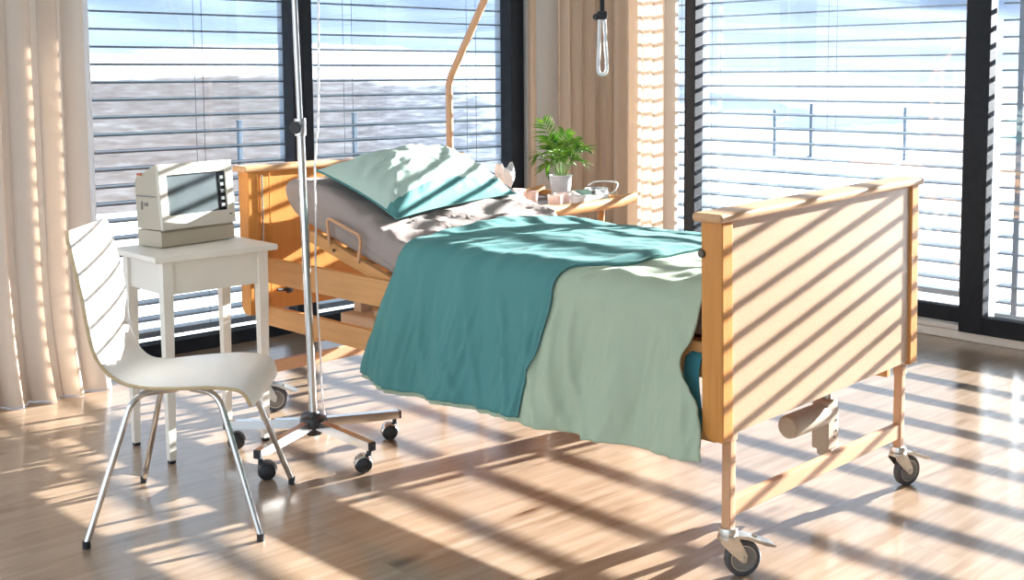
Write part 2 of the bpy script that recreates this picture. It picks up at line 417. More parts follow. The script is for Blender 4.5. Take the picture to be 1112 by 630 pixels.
blind('venetian_blind', 'B', 5.76, 4.60, 4.84, 1.697, .0838, .24, 2.6, (4.72,), 'narrow grey venetian blind glimpsed through the sunlit corner curtain', ((4.85, .02),), .215)
# ------------------------------------------------------------------ outside
def gz(x, y):
    return 0
struct(MB().box((3.2, 3.0, -.20), (30.6, 18.6, .16), .02).build('terrace', M['snow'], smooth=False))
struct(MB().box((1.5, 5.50, -.03), (8, .14, .05)).build('trim_3', M['base'], smooth=False))
def hill(u, v):
    ang = lerp(R(-25), R(115), u); d = 30 * (700 / 30) ** v
    x, y = d * math.cos(ang), d * math.sin(ang)
    z = interp([(30, -5), (60, -7.5), (100, -6), (150, 0), (250, 12), (400, 38), (550, 70), (700, 95)], d)
    z += (nz(x * .012, y * .012, 1) * .014 + nz(x * .04, y * .04, 2) * .005) * d * sstep(40, 120, d)
    return (x, y, z)
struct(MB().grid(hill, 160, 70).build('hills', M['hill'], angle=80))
def railing_post(x, y, h, label):
    mb = MB().box((0, 0, h / 2), (.05, .05, h), .005); mb.box((0, 0, .01), (.12, .12, .02), .004); mb.box((0, 0, h + .008), (.06, .06, .016), .004)
    o = mb.build('railing_post', M['post']); o.location = (x, y, -.12); tag(o, label, 'railing post', 'terrace railing posts'); return o
railing_post(17.1, 12.0, .82, 'slim grey railing post out on the snow, leftmost seen above the footboard')
railing_post(17.7, 11.65, .92, 'slim grey railing post out on the snow, middle one seen above the footboard')
railing_post(17.9, 9.95, .88, 'slim grey railing post out on the snow, seen nearest the wide black door stile')
railing_post(6.7, 12.0, .95, 'slim grey railing post outside, seen between the device screen and the bed head')
railing_post(8.2, 11.9, 1.0, 'slim grey railing post outside, seen just above the pillow')

# ------------------------------------------------------------------ curtains
def curtain(name, path, top, hemfn, label, folds, amp, seed, mats, wide=None, mf=None):
    L = [0]
    P = [Vector(p) for p in path]
    for a, b in zip(P, P[1:]): L.append(L[-1] + (b - a).length)
    def at(t):
        s = t * L[-1]
        for i in range(len(P) - 1):
            if s <= L[i + 1] or i == len(P) - 2:
                k = (s - L[i]) / (L[i + 1] - L[i]); p = P[i].lerp(P[i + 1], k); d = (P[i + 1] - P[i]).normalized(); return p, d
    def fn(u, v):
        p, d = at(u); n = Vector((d.y, -d.x, 0))
        ph = u * folds * 2 * math.pi + 1.4 * nz(u * 5, seed, 0) + .5 * nz(u * 4, v * 1.2, seed)
        a = amp * (.75 + .5 * nz(u * 9, seed + 3, 0)) * (1 + .25 * (1 - v))
        w_ = math.sin(ph) + .28 * math.sin(2.3 * ph + 1) + .25 * nz(u * folds * 2, v * 1.6, seed + 9)
        q = p + n * a * w_ + d * (.25 * a * math.sin(2 * ph))
        z = top * v
        q = q + Vector(hemfn(u, v))
        return (q.x, q.y, max(.004, z))
    nu = int(folds * 22)
    o = MB().grid(fn, nu, 60, mf=mf).build(name, mats, None, angle=180)
    return tag(o, label, 'curtain')
def hem_left(u, v):
    t = max(0, 1 - v / .22)
    return (.0, -.10 * t * t + .02 * nz(u * 9, v * 6, 2) * t, 0)
lp = smooth_path([(1.15, 5.0, 0), (1.5, 4.99, 0), (1.85, 4.99, 0), (2.095, 5.03, 0)], 6)
curtain('curtain', lp, 2.62, hem_left, 'beige floor-length curtain hanging at the left, behind the white chair', 7.5, .05, 5, [M['curtain'], M['lining']], mf=lambda u, v: 1 if u > .93 else 0)
rp = smooth_path([(5.44, 4.525, 0), (5.43, 4.72, 0), (5.41, 4.9, 0), (5.34, 5.04, 0), (5.2, 5.1, 0), (5.03, 5.12, 0)], 6)
curtain('curtain', rp, 2.62, lambda u, v: (0, 0, 0), 'beige curtain gathered in the room corner behind the potted palm', 9.5, .036, 11, [M['curtain']])

# ------------------------------------------------------------------ bed
bed = empty('nursing_bed', (2.462, 1.861, 0), R(2.0), 'beech hospital bed on castors with slatted shadow across its footboard', 'bed')
BM = Matrix.Translation((2.462, 1.861, 0)) @ Matrix.Rotation(R(2.0), 4, 'Z')
def end_board(nm, b, zb, zt, a0, a1, out, roll):
    """panel with two posts and a cap rail; out = +-1: side its posts stand proud on"""
    piv = Vector(((a0 + a1) / 2, b, zb)); rm = Matrix.Translation(piv) @ Matrix.Rotation(R(roll), 4, 'Y') @ Matrix.Translation(-piv)
    o = MB().box(((a0 + a1) / 2, b - .004, (zb + zt) / 2 + .004), (a1 - a0 - .09, .044, zt - zb - .012), .003).build(nm, M['beechp'] if nm == 'footboard' else M['beechz'], bed)
    o.data.transform(rm)
    for a in (a0 + .025, a1 - .025):
        hb, r = .034, .04      # upright, its inner foot corner rounded
        poly = [(b - hb, zb), (b + hb - r, zb)] + [(b + hb - r + r * math.sin(t * math.pi / 16), zb + r - r * math.cos(t * math.pi / 16)) for t in range(1, 9)] + [(b + hb, zt), (b - hb, zt)]
        bm = bmesh.new(); vs = [bm.verts.new((a - .025, y, z)) for y, z in poly]; f = bm.faces.new(vs)
        ex = bmesh.ops.extrude_face_region(bm, geom=[f]); bmesh.ops.translate(bm, vec=(.05, 0, 0), verts=[v for v in ex['geom'] if isinstance(v, bmesh.types.BMVert)])
        bmesh.ops.recalc_face_normals(bm, faces=bm.faces)
        ed = [e for e in bm.edges if e.calc_face_angle(0) > .6]
        bmesh.ops.bevel(bm, geom=ed, offset=.005, segments=3, profile=.5, affect='EDGES'); bm.verts.index_update()
        m = MB(); m.add([v.co for v in bm.verts], [[v.index for v in q.verts] for q in bm.faces]); bm.free()
        p = m.build('post', M['beechz'], o); p.data.transform(rm)
    m = MB(); m.box(((a0 + a1) / 2, b + .004, zt + .010), (a1 - a0 + .035, .095, .024), .009, seg=3)
    p = m.build('cap_rail', M['beech'], o); p.data.transform(rm)
    return o, rm
fb, frm = end_board('footboard', .006, .397, .982, -.068, 1.010, -1, -1.2)
m = MB().lathe([(0, .006), (.009, .006), (.011, .004), (.012, 0), (.012, -.004)], 16, Matrix.Translation((-.068, .036, .895)) @ Matrix.Rotation(R(-90), 4, 'Y'))
p = m.build('bolt', M['bolt'], fb); p.data.transform(frm)
hb, hrm = end_board('headboard', 2.275, .402, .975, -.068, 1.055, -1, 0)
m = MB().box((-.006, 2.237, .70), (.008, .006, .52), .002); m.build('edge_strip', M['steel'], hb)
m = MB().box((.035, 2.237, .42), (.004, .004, .06)); m.box((.03, 2.24, .70), (.004, .006, .53), .001); m.build('trim_strip', M['beechz'], hb)
# rails
for a, nm in ((.006, 0), (.95, 1)):
    for z0, z1 in ((.531, .630), (.359, .438)):
        MB().box((a, 1.14, (z0 + z1) / 2), (.026, 2.20, z1 - z0), .004).build('side_rail', M['beechy'], bed)
for b, z in ((0, .190), (2.262, .176)):
    MB().box((.475, b, z), (.93, .022, .050), .004).build('crossbar', M['bedpaint'], bed)
# legs
for a, b in ((0, 0), (.948, 0), (0, 2.262), (.948, 2.262)):
    m = MB().box((a, b, .275), (.028, .028, .284), .004, seg=2); m.box((a, b, .392), (.034, .034, .03), .004)
    m.build('leg', M['bedpaint'], bed)
# castors
def castor(a, b, yaw, pedal=True):
    root = MB(); rt = Matrix.Translation((a, b, 0)) @ Matrix.Rotation(yaw, 4, 'Z')
    root.lathe([(.022, .137), (.024, .137), (.026, .130), (.026, .122), (.023, .120), (.027, .116), (.027, .108), (.022, .106)], 24, Matrix.Translation((a, b, 0)))
    for s in (-1, 1):   # fork cheeks (local x = trailing direction)
        poly = [(-.024, .110), (.024, .110), (.050, .060), (.046, .040), (.036, .040), (.002, .070), (-.024, .098)]
        root.prism(poly, s * .017 - .0015, s * .017 + .0015, lambda x, z, y: rt @ Vector((x, y, z)))
    root.box(rt @ Vector((.0, 0, .108)), (.05, .037, .006), .002, rt.to_3x3())
    root.lathe([(.006, -.022), (.006, .022)], 12, rt @ Matrix.Translation((.041, 0, .05)) @ XR)
    o = root.build('castor', M['steel'], bed)
    wm = rt @ Matrix.Translation((.041, 0, .05)) @ XR
    wl = MB(); wl.lathe([(.036, -.013), (.046, -.013), (.050, -.008), (.050, .008), (.046, .013), (.036, .013)], 36, wm, closed=True)
    wl.lathe([(.0365, -.010), (.030, -.006), (.012, -.008), (.0, -.013)][::-1], 32, wm, mi=1); wl.lathe([(.0365, .010), (.030, .006), (.012, .008), (.0, .013)][::-1], 32, wm, mi=1)
    wl.lathe([(.034, -.0125), (.037, -.0125), (.037, .0125), (.034, .0125)], 32, wm, mi=2, closed=True)
    wl.build('wheel', [M['tyre'], M['hubgrey'], M['steel']], o)
    if pedal:
        pd = MB(); poly = [(.015, .112), (.05, .104), (.105, .082), (.128, .078), (.128, .083), (.10, .094), (.05, .114), (.015, .118)]
        pd.prism(poly, -.022, .022, lambda x, z, y: rt @ Vector((x, y * (1.0 if x < .1 else 1.0), z)))
        pd.box(rt @ Vector((.075, 0, .104)), (.012, .012, .012), .002, rt.to_3x3()); pd.build('brake_pedal', M['steel'], o)
    return o
castor(0, 0, R(-35)); castor(.948, 0, R(-17)); castor(0, 2.262, R(-40)); castor(.948, 2.262, R(-60))
# mattress support and the raised back section
m = MB()
m.box((.48, .75, .612), (.86, 1.40, .02), .003)
for b in (.1, .5, .9, 1.3): m.box((.48, b, .592), (.9, .04, .03), .003)
m.build('lying_surface', M['bedpaint'], bed)
m = MB(); ang = math.atan2(.101, .381)
for a in (.034, .922):
    m.prism([(1.46, .590), (1.965, .718), (1.955, .762), (1.45, .630)], a - .011, a + .011, lambda b, z, a_: Vector((a_, b, z)))
for t in (.15, .4, .65, .9):
    m.box((.478, lerp(1.46, 1.96, t), lerp(.606, .736, t)), (.89, .05, .02), .003, Matrix.Rotation(ang, 3, 'X'))
fr = m.build('backrest_frame', M['beechy'], bed)
m = MB().lathe([(0, -.004), (.006, -.004), (.006, .004), (0, .004)], 12, Matrix.Translation((.021, 1.80, .70)) @ YR); m.build('bolt', M['bolt'], fr)
m = MB().tube(bend_path([(.012, 1.815, .72), (.008, 1.822, .825), (.008, 1.612, .77), (.012, 1.640, .672)], .03), .006, 10)
m.build('mattress_retainer', M['bedpaint'], bed)
# foot end lift motor
m = MB()
m.box((.745, .15, .212), (.07, .06, .13), .008, seg=3); m.box((.742, .15, .286), (.066, .056, .04), .006)
for x, z in ((.752, .185), (.76, .205), (.762, .24)): m.lathe([(0, .0), (.004, .0), (.004, .003), (0, .003)], 10, Matrix.Translation((x, .121, z)) @ XR, mi=1)
m.lathe([(.0, 0), (.02, 0), (.025, .004), (.025, .02), (.018, .024), (0, .024)], 16, Matrix.Translation((.745, .15, .124)), mi=0)
o = m.build('lift_motor', [M['motor'], M['rubber']], bed)
m = MB().lathe([(0, 0), (.03, 0), (.036, .006), (.038, .02), (.038, .20), (0, .20)], 28, Matrix.Translation((.52, .15, .262)) @ YR); m.build('motor_barrel', M['motor'], o)
m = MB(); m.tube([(.755, .15, .60), (.755, .15, .29)], .014, 14); m.build('piston_rod', M['steel'], o)
m = MB(); m.tube([(.745, .15, .135), (.745, .10, .12), (.72, .01, .20)], .010, 10); m.build('bracket', M['bedpaint'], o)
# control box under the head end
m = MB().box((.30, 1.93, .372), (.17, .22, .065), .008, seg=3); m.box((.30, 2.0, .43), (.06, .05, .06), .006)
m.box((.30, 1.85, .415), (.09, .05, .03), .006)
o = m.build('control_box', M['motor'], bed)
MB().box((.478, 1.93, .345), (.93, .03, .02), .002).build('crossbar', M['beechy'], bed)
m = MB().tube(smooth_path([(.33, 1.82, .40), (.36, 1.74, .43), (.40, 1.68, .38), (.45, 1.6, .46), (.5, 1.4, .55)], 6), .006, 8); m.build('cable', M['paper'], o)
# height knob at head end
m = MB().lathe([(0, 0), (.014, 0), (.016, .01), (.012, .022), (0, .024)], 16, Matrix.Translation((.075, 2.20, .495)) @ YR); m.tube([(.075, 2.20, .495), (.03, 2.20, .50)], .006, 8); m.build('locking_knob', M['rubber'], bed)
# lifting pole
pp = bend_path([(1.037, 2.30, .40), (1.037, 2.302, 1.31), (1.034, 2.285, 1.345), (.995, 2.005, 1.688), (.93, 1.72, 2.02), (.62, 1.0, 2.08), (.57, .88, 2.08)], .045, 8)
m = MB().tube(pp, .0165, 16); m.build('lifting_pole', M['bedpaint'], bed)
for z in (.45, .93): MB().box((1.037, 2.302, z), (.05, .05, .03), .005).build('pole_socket', M['bedpaint'], bed)
# trapeze handle hangs from the pole
hz = BM @ Vector((.60, .98, 0))
tr = empty('trapeze_handle', (hz.x, hz.y, 1.352), R(2), 'clear loop-shaped grab handle hanging on a strap before the corner curtain', 'grab handle')
lp_ = smooth_path([(-.008, 0, .195), (-.011, 0, .10), (-.014, 0, .02), (-.008, 0, .0), (.008, 0, .0), (.016, 0, .02), (.012, 0, .10), (.007, 0, .195)], 5, True)
rz = Matrix.Rotation(R(-42), 4, 'Z')
MB().tube([rz @ Vector(p) for p in lp_], .0065, 12, True).build('grip', M['clear'], tr)
m = MB(); m.box((0, 0, .205), (.035, .02, .03), .005, rz.to_3x3()); m.lathe([(0, 0), (.011, 0), (.011, .02), (0, .02)], 14, Matrix.Translation((-.02, .016, .20)) @ YR); m.build('buckle', M['rubber'], tr)
m = MB().box((0, 0, .47), (.016, .003, .52), 0, rz.to_3x3()); m.build('strap', M['rubber'], tr)

# ------------------------------------------------------------------ mattress
def loop_profile():
    bot = [(.09, .628), (.6, .628), (1.0, .628), (1.42, .630), (1.50, .642), (1.70, .693), (1.90, .745), (2.02, .776), (2.10, .812), (2.145, .855)]
    top = [(2.162, .895), (2.150, .928), (2.10, .945), (2.0, .943), (1.85, .900), (1.7, .846), (1.53, .788), (1.40, .757), (1.2, .752), (.6, .750), (.09, .750), (.062, .72), (.062, .66)]
    return smooth_path([(0, b, z) for b, z in bot + top], 6, True)
prof = loop_profile(); npf = len(prof)
nrm = []
for i in range(npf):
    t = (prof[(i + 1) % npf] - prof[i - 1]).normalized(); nrm.append(Vector((0, t.z, -t.y)))
def matt(u, v):
    i = round(v * npf) % npf; a0, a1, r = .036, .936, .042
    k = u; inset = 0
    k = .5 - .5 * math.cos(math.pi * k)     # rows crowd towards the rounded sides
    a = lerp(a0, a1, max(0, min(1, k)))
    da = min(a - a0, a1 - a)
    if da < r: inset = r - math.sqrt(max(0, r * r - (r - da) ** 2))
    p = prof[i] - nrm[i] * inset
    up = max(0, nrm[i].z)
    wr = .010 * nz(p.y * 16 + a * 5, a * 4, 3) * sstep(1.3, 1.5, p.y) * (1 - .5 * sstep(1.75, 2.0, p.y)) + .004 * nz(a * 9, p.y * 9, 7)
    ridge = .022 * max(0, math.sin((p.y * 1.0 + a * .42) * 46 + 3 * nz(a * 3, p.y * 3, 1))) ** 3 * sstep(1.32, 1.42, p.y) * (1 - sstep(1.66, 1.82, p.y))
    q = p + nrm[i] * ((wr + ridge) * up + .003 * nz(p.y * 11, p.z * 11, a * 2 + 5))
    return (a, q.y, q.z)
m = MB().grid(matt, 90, npf, cv=True)
m.f += [tuple(range(npf)), tuple(range(89 * npf, 90 * npf))]; m.mi += [0, 0]
o = m.build('mattress', M['sheet'], None, angle=180)
o.matrix_world = BM; tag(o, 'mattress in a taupe fitted sheet, its head end raised on the bed', 'mattress')

# ------------------------------------------------------------------ duvet
ztop, rc = .768, .085
A0, A1 = -.028, 1.0
HN = .485        # drop on the near side
HF = .16         # drop on the far side
def section(s):
    """arc length s from near hem over the top to the far hem -> (a, z, outward normal(a,z), drop)"""
    q = math.pi / 2 * rc; L1 = HN - rc; L2 = (A1 - A0) - 2 * rc; L3 = HF - rc
    if s < L1:
        t = 1 - s / L1; return (A0 - .062 * t ** 1.3, ztop - HN + s, (-1, .05), t)
    s -= L1
    if s < q:
        th = s / rc; return (A0 + rc - rc * math.cos(th), ztop - rc + rc * math.sin(th), (-math.cos(th), math.sin(th)), 0)
    s -= q
    if s < L2: return (A0 + rc + s, ztop + .012 * math.sin(math.pi * s / L2), (0, 1), 0)
    s -= L2
    if s < q:
        th = s / rc; return (A1 - rc + rc * math.sin(th), ztop - rc + rc * math.cos(th), (math.sin(th), math.cos(th)), 0)
    s -= q
    return (A1 + .02 * s / L3, ztop - rc - s, (1, 0), s / L3)
SL = HN + HF - 2 * rc + math.pi * rc + (A1 - A0) - 2 * rc
def lift(b): return .03 * sstep(1.25, 1.5, b) + .012 * sstep(.35, 0.05, b)
def duvet_point(s, b, off):
    a, z, n, t = section(s)
    z += lift(b) * (1 - .55 * sstep(.25, .9, a)) - .022 * sstep(.45, 1.0, a)
    fold = .016 * math.sin(b * 19 + 2.2 * nz(b * 2.5, 4, 1) + z * 2.5) + .012 * nz(b * 9 - z * 3, z * 1.3, 5) + .006 * nz(b * 26 - z * 5, z * 3, 8)
    fold = fold * (t ** .8 * 1.15) + .006 * nz(b * 7 + 3, a * 5, 2) + .002 * nz(b * 15 + a * 6, a * 12, 6) * (1 - t)
    rg = lambda n, w: math.exp(-(n / w) ** 2)
    c1 = rg(nz(b * 9 - z * 2.2 + 1.5 * nz(b * 3, z * 2, 4), z * 1.1, 11), .20)
    c2 = rg(nz(b * 24 + z * 5, z * 2.6, 21), .24)
    fold += (.013 * c1 + .0065 * c2) * min(1, t * 3 + .12)
    c3 = rg(nz(b * 6 + a * 7, a * 5 - b * 3, 31), .2)
    fold += .004 * c3 * (1 - min(1, t * 3))
    # long soft creases over the shoulder of the bed
    sh = math.exp(-((a - .06) / .12) ** 2) * (1 if t == 0 else .6)
    fold += .010 * sh * nz(b * 14 + a * 9, 1.7, 2.2)
    fold = fold + off + .004
    zz = z + n[1] * fold
    if t > 0 and s < HN: zz += t * lerp(.045, -.014, b / 1.49) + t * .010 * nz(b * 3.2, 9, 2)
    return (a + n[0] * fold, b, zz)
def foot_edge(s):      # the foot end hangs slack and swings towards the head half way down
    a, z, n, t = section(s)
    if s < HN: return .075 + .065 * math.exp(-((z - .55) / .085) ** 2) - .065 * t
    return .085
def head_edge(s):
    a, z, n, t = section(s)
    if s < HN: return lerp(1.335, 1.49, sstep(.78, .28, z))
    return lerp(1.335, 1.47, sstep(0, 1.0, a))
def border(s):
    a, z, n, t = section(s)
    if s < HN and t > 0: return lerp(.615, .70, sstep(.69, .30, z))
    return lerp(.615, .45, sstep(-.028, .16, a)) - .02 * sstep(.2, 1, a)
def duvet_fn(u, v):
    s = u * SL; b = lerp(foot_edge(s), head_edge(s) - .004, v); return duvet_point(s, b, 0)
def flap_fn(u, v):
    s = lerp(.015, SL, u); b = lerp(border(s), head_edge(s) + .006, v)
    e = min(v, 1 - v); return duvet_point(s, b, .011 * min(1, .45 + e * 14))
o = MB().grid(duvet_fn, 170, 210).build('duvet', M['sage'], None, angle=180, solid=.006, offset=0)
o.matrix_world = BM; tag(o, 'sage duvet with a teal folded-back half, draped over the bed', 'duvet'); duvet = o
f = MB().grid(flap_fn, 170, 160).build('folded_flap', M['teal'], duvet, angle=180, solid=.006, offset=0); f['label'] = 'teal folded-back half of the duvet'
pts = [duvet_point(lerp(.015, SL, i / 90), border(lerp(.015, SL, i / 90)) - .001, .012) for i in range(91)]
MB().tube(pts, .0035, 8).build('piping', M['piping'], duvet)
# turned-back corner of the teal underside at the foot end
def corner(u, v):
    z = lerp(.60, .34, u); b = .055 + .03 * math.exp(-((z - .55) / .09) ** 2) + lerp(0, .06, v); return (-.012 - .045 * u + .01 * v, b, z)
MB().grid(corner, 16, 6).build('turned_corner', M['tealdeep'], duvet, angle=180, solid=.004)

# ------------------------------------------------------------------ pillow
PA, PB, PC, PD = Vector((.075, 1.985, .988)), Vector((.10, 1.525, .836)), Vector((.86, 1.69, .858)), Vector((.83, 2.10, .975))
pn = (PB - PA).cross(PD - PA).normalized()
if pn.z < 0: pn = -pn
def pillow_fn(u, v, side):
    p, q = 2 * u - 1, 2 * v - 1
    pin = 1 - .07 * (1 - p * p) * 0
    # edges bow inwards between the corners
    pe = p * (1 - .10 * (1 - q * q))
    qe = q * (1 - .07 * (1 - p * p))
    uu, vv = (pe + 1) / 2, (qe + 1) / 2
    base = PA.lerp(PB, uu).lerp(PD.lerp(PC, uu), vv)
    h = (max(0, 1 - abs(p) ** 2.6) ** .62) * (max(0, 1 - abs(q) ** 2.6) ** .62)
    wr = .010 * nz(p * 3, q * 3, 1) + .006 * nz(p * 7 + q * 2, q * 7, 4)
    rg = 1 - abs(nz(p * 2.2 + q, q * 2.6 - p, 17)) * 2.4; wr += .010 * max(0, rg) ** 3
    edge = max(abs(p), abs(q)); wr += .007 * math.sin((p + q) * 17 + 4 * nz(p, q, 3)) * sstep(.5, .85, edge) * (1 - sstep(.93, 1, edge))
    if side > 0: return base + pn * ((.140 + wr) * h)
    return base - pn * (.045 * h)
m = MB(); m.grid(lambda u, v: pillow_fn(u, v, 1), 60, 72, 0, mf=lambda u, v: 1 if u > .875 - .05 * math.exp(-v * 5) + .012 * math.sin(v * 11) else 0); m.grid(lambda u, v: pillow_fn(u, v, -1), 60, 72, 1)
o = m.build('pillow', [M['mint'], M['teal']], None, angle=180)
o.matrix_world = BM; tag(o, 'plump pale green pillow with teal underside on the raised bed head', 'pillow'); pil = o
rim = []
for k in range(4):
    for i in range(30):
        t = i / 30; u, v = [(t, 0), (1, t), (1 - t, 1), (0, 1 - t)][k]; rim.append(pillow_fn(u, v, 1))
MB().tube(rim, .004, 8, True).build('seam', M['teal'], pil)

# ------------------------------------------------------------------ iv stand
iv = empty('infusion_stand', (2.24, 3.54, 0), 0, 'chrome infusion stand on five black castors beside the bed', 'iv stand')
ux, uy = -.7226, .691
def polept(z): k = .034 * (z - .1) / 1.5; return (ux * k, uy * k, z)
MB().lathe([(0, .066), (.026, .066), (.030, .072), (.032, .095), (.048, .100), (.050, .118), (.044, .130), (.026, .136), (.018, .150), (0, .150)], 30).build('hub', M['hood'], iv)
MB().tube([polept(.13), polept(1.19)], .0145, 20).build('lower_tube', M['chrome'], iv)
MB().tube([polept(1.10), polept(2.1)], .0105, 18).build('upper_tube', M['chrome'], iv)
px, py, pz = polept(1.17)
m = MB().lathe([(.0145, -.03), (.020, -.03), (.021, -.026), (.021, .026), (.020, .03), (.011, .03)], 24, Matrix.Translation((px, py, pz)))
cl = m.build('height_clamp', M['chrome'], iv)
kd = Vector((-.80, -.6, 0)).normalized()
m = MB().lathe([(0, .0), (.008, 0), (.008, .014), (.020, .016), (.0215, .02), (.0215, .034), (.018, .038), (0, .038)], 24, Matrix.Translation(Vector((px, py, pz)) + kd * .014) @ kd.to_track_quat('Z', 'Y').to_matrix().to_4x4()); m.build('clamp_knob', M['rubber'], cl)
m = MB()
for s in (-1, 1): m.tube(smooth_path([polept(2.08), (px + s * .08, py, 2.08), (px + s * .14, py, 2.07), (px + s * .155, py, 2.10)], 5), .004, 8)
m.build('bag_hook', M['chrome'], iv)
for k, (deg, cy) in enumerate(((203, -30), (273.5, 150), (346, 150), (58, 200), (130, -30))):
    an = R(deg); d = Vector((math.cos(an), math.sin(an), 0)); rt = Matrix.Rotation(an, 4, 'Z')
    m = MB().prism([(.03, .090), (.325, .077), (.325, .106), (.03, .124)], -.014, .014, lambda x, z, y: rt @ Vector((x, y, z)))
    lg = m.build('base_leg', M['chrome'], iv)
    MB().box(rt @ Vector((.328, 0, .091)), (.012, .028, .030), .003, rt.to_3x3()).build('end_cap', M['rubber'], lg)
    c = d * .312; wy = R(cy); off = Vector((math.cos(wy), math.sin(wy), 0)) * .020
    cm = Matrix.Translation(Vector((c.x + off.x, c.y + off.y, .031))) @ Matrix.Rotation(wy, 4, 'Z') @ XR
    m = MB()
    for s in (-1, 1): m.lathe([(0, s * .004), (.022, s * .004), (.030, s * .007), (.031, s * .013), (.028, s * .021), (.016, s * .027), (0, s * .027)], 24, cm)
    m.lathe([(0, .05), (.009, .05), (.009, .085), (0, .085)], 12, Matrix.Translation((c.x, c.y, 0)))
    ct = m.build('castor', M['rubber'], iv)
    hm = MB(); 
    def hood(u, v):
        th = lerp(R(5), R(150), u); y = lerp(-.028, .028, v); r = .0335 - .006 * (2 * v - 1) ** 2
        return cm @ Vector((r * math.cos(th), r * math.sin(th), -y))
    hm.grid(hood, 14, 9); hm.build('hood', M['chrome'] if k in (1, 2) else M['hood'], ct, solid=.002, angle=60)
# infusion line
il = [polept(2.0)]
tubep = smooth_path([(2.335, 3.59, 1.95), (2.333, 3.60, 1.5), (2.318, 3.59, 1.2), (2.290, 3.575, 1.02), (2.287, 3.57, .86), (2.275, 3.56, .70), (2.262, 3.535, .58), (2.262, 3.53, .48), (2.30, 3.58, .34), (2.34, 3.64, .18), (2.40, 3.70, .02), (2.44, 3.72, .005)], 6)
o = MB().tube(tubep, .0035, 8).build('infusion_line', M['clear']); tag(o, 'thin clear infusion tube hanging down beside the chrome stand pole', 'tube')

# ------------------------------------------------------------------ small table
tb = empty('side_table', (2.0, 3.925, 0), 0, 'small cream-painted wooden table under the beige device with screen', 'table')
TX, TY, TH = .238, .175, .735
MB().box((0, 0, TH - .011), (TX * 2, TY * 2, .022), .005, seg=3).build('tabletop', M['cream'], tb)
LX, LY = .185, .140
for sx in (-1, 1):
    for sy in (-1, 1):
        x, y = sx * LX, sy * LY
        def leg(u, v):
            k = lerp(.009, .019, 1) if v > .8 else lerp(.0115, .019, v / .8); th = math.pi / 4 + u * 2 * math.pi
            return None
        m = MB(); V = []; hs = [(.012, .012), (.6, .0185), (.713, .0185)]
        for z, k in hs: V += [(x - k, y - k, z), (x + k, y - k, z), (x + k, y + k, z), (x - k, y + k, z)]
        F = [(3, 2, 1, 0), (8, 9, 10, 11)]
        for i in (0, 4): F += [(i + j, i + (j + 1) % 4, i + 4 + (j + 1) % 4, i + 4 + j) for j in range(4)]
        lg = m.add(V, F).build('leg', M['cream'], tb, smooth=False)
        MB().box((x, y, .006), (.022, .022, .012), .002).build('foot_pad', M['rubber'], lg)
for sx, sy, lx, ly in ((0, -1, LX * 2 - .036, .016), (0, 1, LX * 2 - .036, .016), (-1, 0, .016, LY * 2 - .036), (1, 0, .016, LY * 2 - .036)):
    MB().box((sx * LX, sy * LY, .652), (lx, ly, .115), .002).build('apron', M['cream'], tb)

# ------------------------------------------------------------------ patient monitor
mn = empty('patient_monitor', (2.025, 4.025, TH), R(10.5), 'boxy beige medical device with grey screen on the cream side table', 'monitor')
W2 = .163
pl = MB(); px_ = lambda y, z, x: Vector((x, y, z))
pl.prism([(-.062, .004), (.075, .004), (.075, .062), (-.055, .062), (-.062, .055)], -W2, W2, px_)
pl.box((0, 0, .003), (.28, .10, .006)); pl.build('plinth', M['monbeige'], mn, angle=20)
bd = MB(); bd.prism([(-.060, .066), (.075, .066), (.085, .235), (.075, .252), (.02, .275), (-.030, .298), (-.040, .300)], -W2, W2, px_)
bd.box((-W2 - .0015, .02, .185), (.004, .11, .004), mi=1); bd.box((-W2 - .001, .045, .150), (.003, .008, .03), .001, mi=1); bd.box((-W2 - .001, .02, .155), (.003, .02, .012), .001, mi=1)
b_ = bd.build('housing', [M['monbeige'], M['hubgrey'], M['marks']], mn, angle=20)
MB().box((-W2 + .006, .055, .262), (.02, .03, .008), .002).build('alarm_light', M['orange'], b_)
tilt = Matrix.Rotation(math.atan2(.022, .232) * -1, 4, 'X')
fm = Matrix.Translation((0, -.0515, .182)) @ tilt
bz = MB()
for cx_, cz, sx, sz in ((0, .098, W2 * 2, .04), (0, -.093, W2 * 2, .05), (-.147, .005, .034, .15), (.147, .005, .034, .15)):
    bz.box(fm @ Vector((cx_, -.004, cz)), (sx, .016, sz), .003, fm.to_3x3())
bz.build('bezel', M['monwhite'], mn)
sc = MB(); sc.box(fm @ Vector((-.018, .0, .005)), (.232, .006, .150), .001, fm.to_3x3()); sc.build('screen', M['screen'], mn)
kp = MB(); kp.box(fm @ Vector((.115, -.001, .005)), (.036, .008, .150), .001, fm.to_3x3()); o = kp.build('key_strip', M['screenblack'], mn)
for i in range(5): MB().box(fm @ Vector((.115, -.006, .055 - i * .026)), (.018, .004, .013), .001, fm.to_3x3()).build('key', M['marks'], o)
MB().box(fm @ Vector((.14, -.0125, -.085)), (.012, .002, .004), 0, fm.to_3x3()).build('power_mark', M['rubber'], mn)

